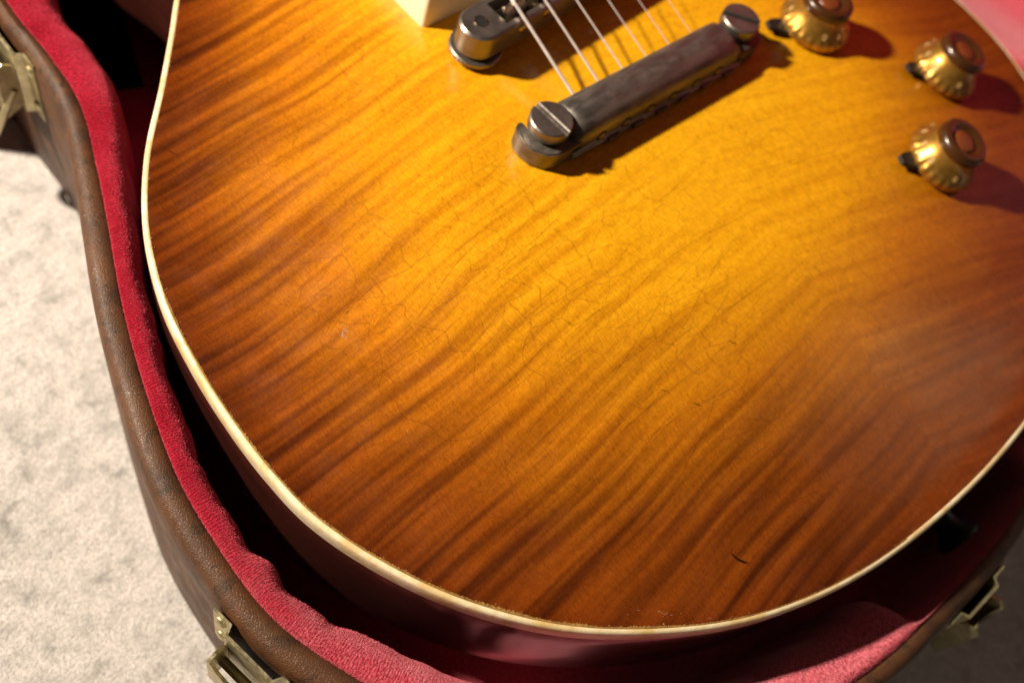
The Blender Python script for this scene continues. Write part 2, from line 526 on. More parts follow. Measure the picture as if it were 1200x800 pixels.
def loft(name, rings, mat, parent, closed=True, uv_s=None, uv_t=None, cap_last=False, cap_first=False, sharp=50):
    """rings: (k, n, 3) in world metres, n points along the path, k across"""
    rings = np.asarray(rings)
    kq, n = rings.shape[:2]
    verts = rings.reshape(-1, 3)
    faces = []
    m = n if closed else n - 1
    for a in range(kq - 1):
        for i in range(m):
            j = (i + 1) % n
            faces.append((a * n + i, a * n + j, (a + 1) * n + j, (a + 1) * n + i))
    if cap_last: faces.append(tuple((kq - 1) * n + i for i in range(n)))
    if cap_first: faces.append(tuple(i for i in range(n))[::-1])
    me = bpy.data.meshes.new(name)
    me.from_pydata(verts.tolist(), [], faces)
    if uv_s is not None:
        lay = me.uv_layers.new(name='UVMap')
        total = uv_s[-1] + 2 * MM
        S = np.tile(uv_s, kq); T = np.repeat(uv_t, n)
        li = np.empty(len(me.loops), np.int32)
        me.loops.foreach_get('vertex_index', li)
        uv = np.c_[S[li], T[li]]
        if closed:
            # keep the closing quad continuous
            for p in me.polygons:
                ls = list(p.loop_indices)
                if len(ls) == 4:
                    u = uv[ls, 0]
                    if u.max() - u.min() > total * 0.5:
                        uv[ls, 0] = np.where(u < total * 0.5, u + total, u)
        lay.data.foreach_set('uv', uv.astype(np.float32).ravel())
    me.update()
    bm = bmesh.new(); bm.from_mesh(me)
    bmesh.ops.recalc_face_normals(bm, faces=bm.faces)
    bm.to_mesh(me); bm.free()
    me.shade_smooth()
    me.set_sharp_from_angle(angle=math.radians(sharp))
    return link(name, me, mat, parent)


def toW(a):
    a = np.asarray(a, float).copy()
    a[..., 2] += ZF
    return a * MM


# ------------------------------------------------------------------ carpet
bm = bmesh.new()
for x, y in ((-2.5, -2.5), (2.5, -2.5), (2.5, 2.5), (-2.5, 2.5)):
    bm.verts.new((x, y, 0))
bm.faces.new(bm.verts)
carpet = obj('carpet', bm, M['carpet'])
carpet['kind'] = 'structure'

# ------------------------------------------------------------------ guitar outline
L0 = 151.55
half_tab = [(0, 0), (3, 42.51), (10, 70.47), (20, 92.65), (40, 120.51), (60, 137.88), (80, 149.22), (100, 156.39),
            (115, 158.36), (130, 158.75), (150, 157.53), (170, 154.23), (190, 146.95), (210, 134.78), (230, 117.99), (250, 102.04)]
bass = [(-w, d - L0) for d, w in half_tab[1:]] + [(-92.5, 112.5), (-90, 128), (-96, 150), (-109, 180), (-115.5, 208), (-112, 238), (-97, 264), (-66, 282), (-28, 287)]
treb = [(w, d - L0) for d, w in half_tab[1:]] + [(92.5, 112.5), (91, 128), (100, 152), (112, 178), (114, 203), (104, 220), (85, 225), (66, 214), (50, 203), (36, 206), (28, 222)]
ctrl = treb + [(28, 287)] + bass[::-1] + [(0, -L0)]
outl = catmull(ctrl, 1.6)
on = inward(outl)
seg_a = outl; seg_b = np.roll(outl, -1, 0)


def edge_dist(q):
    q = np.atleast_2d(q)[:, :2]
    ab = seg_b - seg_a
    L2 = (ab ** 2).sum(1) + 1e-12
    out = np.empty(len(q))
    for i0 in range(0, len(q), 2000):
        c = q[i0:i0 + 2000]
        ap = c[:, None, :] - seg_a[None]
        s = np.clip((ap * ab).sum(2) / L2, 0, 1)
        dd = ap - s[..., None] * ab
        out[i0:i0 + 2000] = np.sqrt((dd ** 2).sum(2)).min(1)
    return out


def carve(d):
    d = np.asarray(d, float)
    t = np.clip((d - 7) / 80, 0, 1)
    h = 11.0 * (t * t * (3 - 2 * t))
    dip = np.clip((d - 2) / 6, 0, 1)
    return h - 0.45 * dip * dip * (3 - 2 * dip) * np.clip(1 - (d - 8) / 20, 0, 1)


def top_z(x, y):
    return float(carve(edge_dist([(x, y)]))[0])


def top_T(x, y, lift=0.0, spin=0.0):
    e = 2.0
    zx = (top_z(x + e, y) - top_z(x - e, y)) / (2 * e)
    zy = (top_z(x, y + e) - top_z(x, y - e)) / (2 * e)
    n = Vector((-zx, -zy, 1)).normalized()
    q = Vector((0, 0, 1)).rotation_difference(n)
    return Matrix.Translation(W(x, y, top_z(x, y) + lift)) @ q.to_matrix().to_4x4() @ Matrix.Rotation(spin, 4, 'Z')


guitar = bpy.data.objects.new('electric_guitar', None)
col.objects.link(guitar)
guitar.empty_display_size = 0.05
guitar['label'] = "amber sunburst flame maple electric guitar with crazed finish lying face up in the case"
guitar['category'] = "electric guitar"


# two book-matched halves of the carved top
def maple_half(side):
    ins = outl + on * 1.55
    keep = ins[:, 0] * side > 0.02
    idx = np.where(keep)[0]
    # rotate so that the run is contiguous
    br = np.where(np.diff(idx) > 1)[0]
    if len(br): idx = np.r_[idx[br[0] + 1:], idx[:br[0] + 1]]
    ring = ins[idx]
    # close along the centre seam
    y0, y1 = ring[-1, 1], ring[0, 1]
    m = int(abs(y1 - y0) / 2.6)
    seam = np.c_[np.zeros(m + 1), np.linspace(y0, y1, m + 1)]
    poly = np.r_[ring, seam]
    area = np.sum(poly[:, 0] * np.roll(poly[:, 1], -1) - np.roll(poly[:, 0], -1) * poly[:, 1])
    if area < 0: poly = poly[::-1]
    gx, gy = np.meshgrid(np.arange(1.3, 160, 2.6) * side, np.arange(-150, 287, 2.6))
    g = np.c_[gx.ravel(), gy.ravel()]
    g[:, 1] += np.where((np.round(g[:, 0] / 2.6) % 2) == 0, 0, 1.3)
    d = edge_dist(g)
    # inside test
    a, b = poly, np.roll(poly, -1, 0)
    inside = np.zeros(len(g), bool)
    for (ax, ay), (bx, by) in zip(a, b):
        c = ((ay > g[:, 1]) != (by > g[:, 1]))
        if by != ay:
            inside ^= c & (g[:, 0] < (bx - ax) * (g[:, 1] - ay) / (by - ay) + ax)
    g = g[inside & (d > 5.0)]
    extra = []
    for off in (2.6, 4.0):
        e = (outl + on * off)[idx][::2]
        extra.append(e[np.abs(e[:, 0]) > 1.0])
    pts = np.r_[poly, g, *extra]
    n = len(poly)
    res = delaunay_2d_cdt([Vector(p) for p in pts], [], [list(range(n))], 1, 1e-4)
    v = np.array([(p.x, p.y) for p in res[0]])
    dd = edge_dist(v)
    z = carve(dd)
    me = bpy.data.meshes.new('maple_half')
    me.from_pydata(toW(np.c_[v, z]).tolist(), [], [tuple(f) for f in res[2]])
    at = me.attributes.new('edge_dist', 'FLOAT', 'POINT')
    at.data.foreach_set('value', dd.astype(np.float32))
    bm2 = bmesh.new(); bm2.from_mesh(me)
    for f in bm2.faces:
        if f.normal.z < 0: f.normal_flip()
    bm2.to_mesh(me); bm2.free()
    me.shade_smooth()
    return link('maple_half', me, M['maple'], guitar)


maple_half(-1)
maple_half(1)

# binding: side face, rounded corner, narrow top ledge
jit = np.interp(np.arange(len(outl)), np.arange(0, len(outl), 9), nrg.normal(0, 0.10, len(range(0, len(outl), 9))))


def ringz(inset, z):
    p = outl + on * (np.asarray(inset).reshape(-1, 1) if np.ndim(inset) else inset)
    return np.c_[p, np.full(len(p), float(z))]


binding = loft('binding', toW([ringz(0.5, -6.2), ringz(0.0, -6.1), ringz(-0.12, -3.2), ringz(0.0, -0.9), ringz(0.25, -0.25),
                               ringz(0.8, 0.05), ringz(1.5 + jit * 0.8, 0.06), ringz(1.9 + jit * 0.8, -0.25)]), M['binding'], guitar)
side_r = [ringz(0.35, -6.0), ringz(0.12, -6.4), ringz(0.08, -14), ringz(0.08, -28), ringz(0.08, -44), ringz(0.8, -47.5), ringz(3.0, -49.7), ringz(6, -50)]
loft('body_side', toW(side_r), M['side'], guitar, cap_last=True)

# crumbs of old lacquer along the inner edge of the binding
V = []; F = []
fo = np.where((outl[:, 1] < 40) & (outl[:, 0] < 20))[0]
for _ in range(1100):
    i = int(rnd.choice(fo))
    x0, y0 = outl[i]
    wgt = math.exp(-((x0 + 132) / 42) ** 2)
    if rnd.random() > 0.03 + 0.97 * wgt * (0.25 + 0.75 * (math.sin(i * 0.37) * math.sin(i * 0.113) > -0.05)): continue
    off = 1.6 + abs(rnd.gauss(0, 0.38))
    t = Vector((-on[i][1], on[i][0]))
    c = Vector((x0 + on[i][0] * off, y0 + on[i][1] * off)) + t * rnd.uniform(-0.8, 0.8)
    s = rnd.uniform(0.08, 0.30)
    zt = rnd.uniform(0.05, 0.38)
    b = len(V)
    a0 = rnd.uniform(0, 6.28)
    for q in range(3):
        rr = s * rnd.uniform(0.6, 1.3)
        V.append(W(c.x + rr * math.cos(a0 + q * 2.1), c.y + rr * math.sin(a0 + q * 2.1), rnd.uniform(-0.3, 0.1)))
    V.append(W(c.x + rnd.uniform(-.3, .3), c.y + rnd.uniform(-.3, .3), zt))
    F += [(b, b + 1, b + 3), (b + 1, b + 2, b + 3), (b + 2, b, b + 3)]
# ragged strip of brown finish left beside the binding
band = np.where((outl[:, 1] < 20) & (outl[:, 0] < -30))[0]
sub = np.repeat(band, 5)
Pb = outl[sub] + np.tile(np.linspace(0, 0.8, 5), len(band))[:, None] * (np.roll(outl, -1, 0) - outl)[sub]
nb_ = on[sub]
amp_ = 0.10 + 1.0 * np.exp(-((Pb[:, 0] + 128) / 34) ** 2)
lowf = np.interp(np.arange(len(sub)), np.arange(0, len(sub), 23), nrg.uniform(0.15, 1.0, len(range(0, len(sub), 23))))
rag = amp_ * lowf * nrg.uniform(0.25, 1.0, len(sub))
b0 = len(V)
for q in range(len(sub)):
    pi = Pb[q] + nb_[q] * 1.35; pj = Pb[q] + nb_[q] * (1.62 + rag[q])
    V += [W(pi[0], pi[1], 0.10), W(pj[0], pj[1], 0.06 + 0.14 * rnd.random())]
    if q and sub[q] - sub[q - 1] <= 1:
        F.append((b0 + 2 * q - 2, b0 + 2 * q - 1, b0 + 2 * q + 1, b0 + 2 * q))
o = pydata('lacquer_crumb', V, F, M['crumb'], guitar, smooth=False)
o['kind'] = 'stuff'


# checking of the lacquer: hairline cracks running with the flame, with short cross cracks
lines = []


def crack_line(x, y, head, n, wander):
    pts = [(x, y)]
    for _ in range(n):
        head += rnd.gauss(0, wander)
        x += math.cos(head) * 0.9; y += math.sin(head) * 0.9
        pts.append((x, y))
    return pts, head


for _ in range(200):
    x, y = rnd.uniform(-155, 110), rnd.uniform(-148, 105)
    if rnd.random() < 0.40:
        x, y = rnd.gauss(-75, 45), rnd.gauss(-75, 36)
    base = math.atan(0.10 if x < 0 else -0.16)
    n = int(math.exp(rnd.uniform(math.log(7), math.log(58))))
    pts, h = crack_line(x, y, base + rnd.gauss(0, 0.09), n, 0.022)
    lines.append((pts, rnd.uniform(0.028, 0.058)))
    for _ in range(rnd.choice((0, 0, 0, 1, 1))):
        k0 = rnd.choice(pts)
        p2, _h = crack_line(k0[0], k0[1], base + rnd.choice((-1, 1)) * rnd.uniform(0.7, 1.6), rnd.randint(2, 8), 0.12)
        lines.append((p2, rnd.uniform(0.035, 0.065)))
for loop in ([(-115.5, -20.1), (-108.9, -17.6), (-105.3, -19.2), (-107.1, -22.5), (-104.3, -28.0), (-101.4, -31.7), (-103.0, -36.9), (-98.9, -40.3), (-101.1, -44.1), (-103.1, -46.4), (-102.6, -50.2), (-101.5, -56.0)],
             [(-119.9, -15.1), (-119.1, -22.2), (-117.9, -25.1), (-120.3, -30.7), (-123.8, -34.1), (-122.3, -39.3), (-123.1, -42.9), (-119.0, -49.8), (-118.4, -54.3), (-112, -58), (-106, -57.5), (-101.5, -56)],
             [(-120.5, -30.6), (-112.9, -31.2), (-105.1, -31.9), (-95.5, -30.6)],
             [(-118, -12), (-108, -10), (-97, -11.5), (-86, -9)], [(-92, -62), (-88, -57), (-90, -51), (-86, -46), (-80, -44)]):
    lines.append(([tuple(q) for q in catmull([(x, y, 0) for x, y in loop], 0.8, closed=False)[:, :2]], 0.065))
allp = np.array([q for l, _ in lines for q in l])
ald = edge_dist(allp)
inb = np.zeros(len(allp), bool)
for (ax, ay), (bx, by) in zip(seg_a, seg_b):
    if ay != by:
        inb ^= ((ay > allp[:, 1]) != (by > allp[:, 1])) & (allp[:, 0] < (bx - ax) * (allp[:, 1] - ay) / (by - ay) + ax)
alz = carve(ald)
V = []; F = []; c0 = 0
for l, w in lines:
    P = allp[c0:c0 + len(l)]; D = ald[c0:c0 + len(l)]; Z = alz[c0:c0 + len(l)]; I = inb[c0:c0 + len(l)]
    c0 += len(l)
    t = np.gradient(P, axis=0); t /= np.linalg.norm(t, axis=1)[:, None] + 1e-9
    nn = np.c_[-t[:, 1], t[:, 0]]
    prev = None
    for q in range(len(P)):
        if not I[q] or D[q] < 2.6:
            prev = None
            continue
        ww = w * min(1.0, 0.25 + 3.0 * min(q, len(P) - 1 - q) / len(P)) * rnd.uniform(0.7, 1.2)
        b = len(V)
        V += [W(*(P[q] + nn[q] * ww), Z[q] + 0.035), W(*(P[q] - nn[q] * ww), Z[q] + 0.035)]
        if prev is not None:
            F.append((prev, prev + 1, b + 1, b))
        prev = b
o = pydata('lacquer_checking', V, F, M['check'], guitar)
o['kind'] = 'stuff'

# small scars in the finish: thin flakes lying on the curved top
def scar(name, pts, mat, lift=0.06):
    bm = bmesh.new()
    for poly in pts:
        vs = [bm.verts.new(W(x, y, top_z(x, y) + lift)) for x, y in poly]
        lo = [bm.verts.new(W(x, y, top_z(x, y) - 0.1)) for x, y in poly]
        n = len(vs)
        bm.faces.new(vs)
        for i in range(n):
            bm.faces.new((vs[i], lo[i], lo[(i + 1) % n], vs[(i + 1) % n]))
    return obj(name, bm, mat, guitar, smooth=False)


def blob(cx, cy, r, n=9, sx=1.0, ang=0.0):
    out = []
    for i in range(n):
        a = 2 * math.pi * i / n
        rr = r * rnd.uniform(0.55, 1.25)
        x, y = rr * math.cos(a) * sx, rr * math.sin(a)
        out.append((cx + x * math.cos(ang) - y * math.sin(ang), cy + x * math.sin(ang) + y * math.cos(ang)))
    return out


scar('dent', [[(-74.6, -120.9), (-73.95, -121.9), (-73.65, -123.2), (-72.9, -124.4), (-72.0, -125.9), (-73.1, -125.2), (-74.15, -123.6), (-74.35, -122.2)]], M['dent'])
scar('scuff', [blob(-122 + rnd.gauss(0, 0.9), -16 + rnd.gauss(0, 0.8), rnd.uniform(0.06, 0.22), 7, rnd.uniform(1, 4), rnd.uniform(0, 3)) for _ in range(16)], M['scuff'])
scar('scuff', [blob(-99.7 + q, -121.2 - 0.72 * q + rnd.gauss(0, 0.9), rnd.uniform(0.025, 0.055), 7, rnd.uniform(4, 18), rnd.gauss(-0.9, 0.5)) for q in [rnd.gauss(0, 5.0) for _ in range(11)]], M['scuff'])
for (x, y, l, a) in ((-57, -86, 3.6, -0.95), (-62.5, -78, 2.4, -0.95), (-36, -79, 3.4, -0.95), (-127.5, 56, 4, -1.1), (-118, -12, 1.6, 0.2)):
    dx, dy = math.cos(a), math.sin(a)
    scar('scratch', [[(x - dx * l / 2, y - dy * l / 2), (x - dy * 0.13, y + dx * 0.13), (x + dx * l / 2, y + dy * l / 2), (x + dy * 0.13, y - dx * 0.13)]], M['dent'], 0.04)

# ------------------------------------------------------------------ bridge pickup and its ring
ring = None
RB = 10.3


def ring_part():
    bm = bmesh.new()
    def rr(x0, x1, y0, y1, r, n=5):
        o = []
        for cx, cy, a0 in ((x1 - r, y1 - r, 0), (x0 + r, y1 - r, 90), (x0 + r, y0 + r, 180), (x1 - r, y0 + r, 270)):
            for k in range(n + 1):
                a = math.radians(a0 + 90 * k / n)
                o.append((cx + r * math.cos(a), cy + r * math.sin(a)))
        return o
    def zt(y): return 24.0 + (y - 52.5) * (20.0 - 24.0) / 46.0
    A = rr(-44.8, 44.8, 52.6, 98.6, 1.6)
    A2 = rr(-43.9, 43.9, 53.5, 97.7, 1.4)
    A3 = rr(-43.2, 43.2, 54.2, 97.0, 1.2)
    B = rr(-35.6, 35.6, 56.5, 94.7, 1.6)
    n = len(A)
    lev = [[bm.verts.new(W(x, y, 8.5)) for x, y in A],
           [bm.verts.new(W(x, y, zt(y) - 2.0)) for x, y in [((a[0] * .6 + b[0] * .4), (a[1] * .6 + b[1] * .4)) for a, b in zip(A, A2)]],
           [bm.verts.new(W(x, y, zt(y) - 0.5)) for x, y in A2],
           [bm.verts.new(W(x, y, zt(y))) for x, y in A3],
           [bm.verts.new(W(x, y, zt(y))) for x, y in B],
           [bm.verts.new(W(x, y, 9.0)) for x, y in B]]
    for a, b in zip(lev[:-1], lev[1:]):
        for i in range(n):
            j = (i + 1) % n
            bm.faces.new((a[i], a[j], b[j], b[i]))
    return obj('pickup_ring', bm, M['ring'], guitar, sharp=40)


ring = ring_part()
bm = bmesh.new()
prism(bm, [(-35.0, 57.2), (35.0, 57.2), (35.0, 94.0), (-35.0, 94.0)], 9.5, 26.5, Matrix.Translation(W(0, 0, 0)), 0.9)
pick = obj('pickup', bm, M['nickel'], guitar)
for i in range(6):
    bm = bmesh.new()
    lathe(bm, [(2.4, 26.3), (2.4, 27.2), (1.8, 27.5)], Matrix.Translation(W(-25.5 + 10.2 * i, 66, 0)), 16)
    obj('pole_piece', bm, M['saddle'], pick)
for sx in (-1, 1):
    bm = bmesh.new()
    lathe(bm, [(1.9, 20.5), (1.9, 23.2), (1.2, 23.7)], Matrix.Translation(W(39.6 * sx, 75.6, 0)), 16)
    obj('screw', bm, M['nickel'], ring)

# ------------------------------------------------------------------ bridge
BX0, BY0, BY1 = 37.0, 37.6, 43.5
bang = math.atan2(BY1 - BY0, 2 * BX0)
TB = Matrix.Translation(W(0, (BY0 + BY1) / 2, 0)) @ Matrix.Rotation(bang, 4, 'Z')


def stad(x, r, n=12):
    o = []
    for k in range(n + 1):
        a = -math.pi / 2 + math.pi * k / n
        o.append((x + r * math.cos(a), r * math.sin(a)))
    for k in range(n + 1):
        a = math.pi / 2 + math.pi * k / n
        o.append((-x + r * math.cos(a), r * math.sin(a)))
    return o


def bridge_body():
    bm = bmesh.new()
    O = [(x, y) for x, y in stad(37.5, 6.6)]
    Oi = [(x, y) for x, y in stad(37.5, 5.9)]
    n = len(O)
    ch = [(max(-31.2, min(31.2, x * 0.93)), max(-4.4, min(4.4, y * 0.8))) for x, y in O]
    lev = [[bm.verts.new(TB @ Vector((x * MM, y * MM, z * MM))) for x, y in pp] for pp, z in
           ((O, 15.3), (O, 23.2), (Oi, 23.9))]
    for a, b in zip(lev[:-1], lev[1:]):
        for i in range(n):
            j = (i + 1) % n
            bm.faces.new((a[i], a[j], b[j], b[i]))
    bm.faces.new(lev[0][::-1])
    # top with a rectangular trough: ring of quads between the outline and the trough mouth
    t_top = [bm.verts.new(TB @ Vector((x * MM, y * MM, 23.9 * MM))) for x, y in ch]
    t_bot = [bm.verts.new(TB @ Vector((x * MM, y * MM, 18.2 * MM))) for x, y in ch]
    for a, b in ((lev[-1], t_top), (t_top, t_bot)):
        for i in range(n):
            j = (i + 1) % n
            bm.faces.new((a[i], a[j], b[j], b[i]))
    bm.faces.new(t_bot)
    bmesh.ops.remove_doubles(bm, verts=bm.verts, dist=1e-6)
    return obj('bridge', bm, M['nickel'], guitar, sharp=40)


bridge = bridge_body()
for sx in (-1, 1):
    T = TB @ Matrix.Translation(Vector((BX0 * sx * MM, 0, 0)))
    bm = bmesh.new()
    lathe(bm, [(7.2, 12.4), (8.2, 12.7), (8.2, 13.9), (7.9, 14.2), (3, 14.3), (3, 15.2)], T, 72,
          rfun=lambda r, z, i: r * (1.0 if r < 8.1 else (1.012 if i % 2 else 0.988)))
    obj('thumbwheel', bm, M['nickel'], bridge, sharp=30)
    bm = bmesh.new()
    lathe(bm, [(2.2, 9.5), (2.2, 12.5)], T, 20)
    obj('bridge_post', bm, M['nickel'], bridge)
    bm = bmesh.new()
    T2 = TB @ Matrix.Translation(Vector((37.6 * sx * MM, 0.2 * MM, 0)))
    lathe(bm, [(1.75, 23.5), (1.75, 23.97)], T2, 24)
    obj('post_hole', bm, M['hole'], bridge)
    bm = bmesh.new()
    lathe(bm, [(1.75, 23.7), (1.75, 24.1), (2.1, 24.12), (2.15, 23.7)], T2, 24, cap=False)
    obj('hole_rim', bm, M['saddle'], bridge)
for i in range(6):
    xs = -25.6 + 10.24 * i
    ys = (-0.9, -0.3, 0.6, -0.4, 0.3, 1.0)[i]
    bm = bmesh.new()
    T = TB @ Matrix.Translation(Vector((xs * MM, ys * MM, 0)))
    prof = [(-2.6, 19.0), (2.6, 19.0), (2.6, 22.0), (0.5, 26.2), (-0.5, 26.2), (-2.6, 22.0)]
    a = [bm.verts.new(T @ Vector((-4.2 * MM, y * MM, z * MM))) for y, z in prof]
    b = [bm.verts.new(T @ Vector((4.2 * MM, y * MM, z * MM))) for y, z in prof]
    bm.faces.new(a[::-1]); bm.faces.new(b)
    for q in range(6):
        bm.faces.new((a[q], a[(q + 1) % 6], b[(q + 1) % 6], b[q]))
    bmesh.ops.bevel(bm, geom=bm.edges[:], offset=0.25 * MM, segments=2, affect='EDGES')
    sad = obj('saddle', bm, M['saddle'], bridge)
    bm = bmesh.new()
    T3 = T @ Matrix.Translation(Vector((0, -5.4 * MM, 21.0 * MM))) @ Matrix.Rotation(math.pi / 2, 4, 'X')
    lathe(bm, [(1.2, -7.8), (1.2, 0), (1.9, 0.0), (1.9, 0.6), (1.3, 1.0)], T3, 18)
    obj('saddle_screw', bm, M['saddle'], bridge)

# ------------------------------------------------------------------ tailpiece
tail_prof = [(-8.0, 11.9), (-8.9, 12.0), (-8.9, 13.1), (-8.1, 13.6), (-8.1, 16.0), (-7.6, 18.4), (-6.2, 20.7), (-3.6, 22.4), (-0.6, 22.9),
             (2.6, 22.4), (5.0, 20.8), (6.5, 18.2), (7.0, 15.0), (6.8, 11.9)]


def tail_body():
    bm = bmesh.new()
    xs = [-36.6, -36.2, -35.2, -33.8, -32.0, -20, 0, 20, 32.0, 33.8, 35.2, 36.2, 36.6]
    hs = [0.02, 0.34, 0.64, 0.88, 1.0, 1, 1, 1, 1.0, 0.88, 0.64, 0.34, 0.02]
    rings = []
    for x, h in zip(xs, hs):
        ring = []
        for y, z in tail_prof:
            zz = z if z <= 16.9 else 16.9 + (z - 16.9) * h
            bow = -1.2 * (1 - (x / 36.6) ** 2) * 0.0
            ring.append(bm.verts.new(W(x + (0.35 * abs(y) / 8 * (1 if x < 0 else -1)) * (1 - h) * -3, y + bow, zz)))
        rings.append(ring)
    n = len(tail_prof)
    for a, b in zip(rings[:-1], rings[1:]):
        for i in range(n):
            j = (i + 1) % n
            bm.faces.new((a[i], a[j], b[j], b[i]))
    bm.faces.new(rings[0]); bm.faces.new(rings[-1][::-1])
    # ears with the open stud slot
    for s in (-1, 1):
        pts = [(34, -8.1), (40, -8.1), (44.0, -8.0), (47.0, -6.6), (49.4, -3.4), (50.3, 0.4), (49.8, 3.4), (48.4, 5.9), (46.6, 7.0),
               (45.7, 6.2), (45.6, 3.4), (44.8, 0.5), (43.0, -1.7), (41.2, -2.2), (39.4, -1.7), (37.6, 0.5), (36.8, 3.4), (36.6, 6.4), (34, 6.9)]
        prism(bm, [(x * s, y) for x, y in pts], 11.0, 17.9, Matrix.Translation(W(0, 0, 0)), 0.0)
    bmesh.ops.recalc_face_normals(bm, faces=bm.faces)
    sharp_e = [e for e in bm.edges if len(e.link_faces) == 2 and e.calc_face_angle(0) > math.radians(55)]
    bmesh.ops.bevel(bm, geom=sharp_e, offset=0.4 * MM, segments=2, affect='EDGES', clamp_overlap=True)
    return obj('tailpiece', bm, M['tail'], guitar, sharp=38)


tail = tail_body()
for s, ang in ((-1, math.radians(-84)), (1, math.radians(-49))):
    T = Matrix.Translation(W(41.2 * s, 0.4, 0)) @ Matrix.Rotation(ang, 4, 'Z')
    bm = bmesh.new()
    lathe(bm, [(6.2, 9.8), (6.2, 11.2), (4.2, 11.6), (4.2, 17.6), (5.6, 18.2), (6.1, 19.0), (6.4, 19.6), (6.4, 21.6)], T, 48)
    st = obj('stud', bm, M['nickel'], tail, sharp=30)
    bm = bmesh.new()
    for q in (-1, 1):
        r, g = 6.4, 0.75
        a0 = math.asin(g / r)
        pts = [(r * math.cos(a0 + (math.pi - 2 * a0) * k / 24), q * r * math.sin(a0 + (math.pi - 2 * a0) * k / 24)) for k in range(25)]
        prism(bm, pts, 21.6, 23.2, T, 0.4)
    obj('slotted_head', bm, M['nickel'], st, sharp=30)
sx_tail = [-25.8 + 10.32 * i for i in range(6)]
for x in sx_tail:
    bm = bmesh.new()
    T = Matrix.Translation(W(x, -8.0, 14.9)) @ Matrix.Rotation(math.pi / 2, 4, 'X')
    lathe(bm, [(2.0, -0.4), (2.0, 0.14)], T, 18)
    obj('string_hole', bm, M['hole'], tail)
    bm = bmesh.new()
    lathe(bm, [(0.6, -0.3), (1.4, 0.0), (1.5, 0.3), (1.0, 0.6), (0.4, 0.7)], T, 16)
    obj('ball_end', bm, M['tail'], tail)
    bm = bmesh.new()
    prism(bm, [(x + 3.0, -8.9), (x + 3.0, -9.8), (x + 7.4, -9.8), (x + 7.4, -8.9)], 12.1, 13.5, Matrix.Translation(W(0, 0, 0)), 0.15)
    obj('lip_rib', bm, M['tail'], tail)

# ------------------------------------------------------------------ strings
gauge = [1.17, 0.92, 0.66, 0.43, 0.33, 0.25]
for i, g in enumerate(gauge):
    xb = -25.6 + 10.24 * i
    yb = (BY0 + BY1) / 2 + xb * math.tan(bang) + (-0.9, -0.3, 0.6, -0.4, 0.3, 1.0)[i]
    bm = bmesh.new()
    pts = [W(sx_tail[i], 4.0, 17.0), W(sx_tail[i], 6.6, 18.3), W(xb, yb - 0.4, 26.3), W(xb, yb, 26.5), W(xb, yb + 0.6, 26.4), W(xb * 0.7, 470, 23.2)]
    tube(bm, pts, g * 0.44 * MM, 10)
    obj('string', bm, M['wire'], guitar)


# ------------------------------------------------------------------ neck (runs up and out of the picture)
bm = bmesh.new()
prism(bm, [(-27, 212), (27, 212), (21.5, 660), (-21.5, 660)], 8, 19, Matrix.Translation(W(0, 0, 0)), 1.0)
obj('fretboard', bm, M['rosewood'], guitar)
bm = bmesh.new()
prism(bm, [(-26, 284), (26, 284), (21, 660), (30, 690), (36, 820), (0, 830), (-36, 820), (-30, 690), (-21, 660)], -10, 8, Matrix.Translation(W(0, 0, 0)), 1.0)
obj('neck', bm, M['neck'], guitar)

# ------------------------------------------------------------------ strap button
bm = bmesh.new()
T = Matrix.Translation(W(6.0, -L0 + 0.3, -27)) @ Matrix.Rotation(math.pi / 2, 4, 'X')
lathe(bm, [(6.8, -0.5), (6.8, 1.2), (4.2, 3.2), (3.6, 6), (4.4, 9), (6.6, 11), (7.4, 12.3), (7.0, 13.4), (3.4, 13.8), (3.0, 13.2), (0.3, 13.1)], T, 36)
obj('strap_button', bm, M['black'], guitar)

# ------------------------------------------------------------------ control knobs
SEG = 96


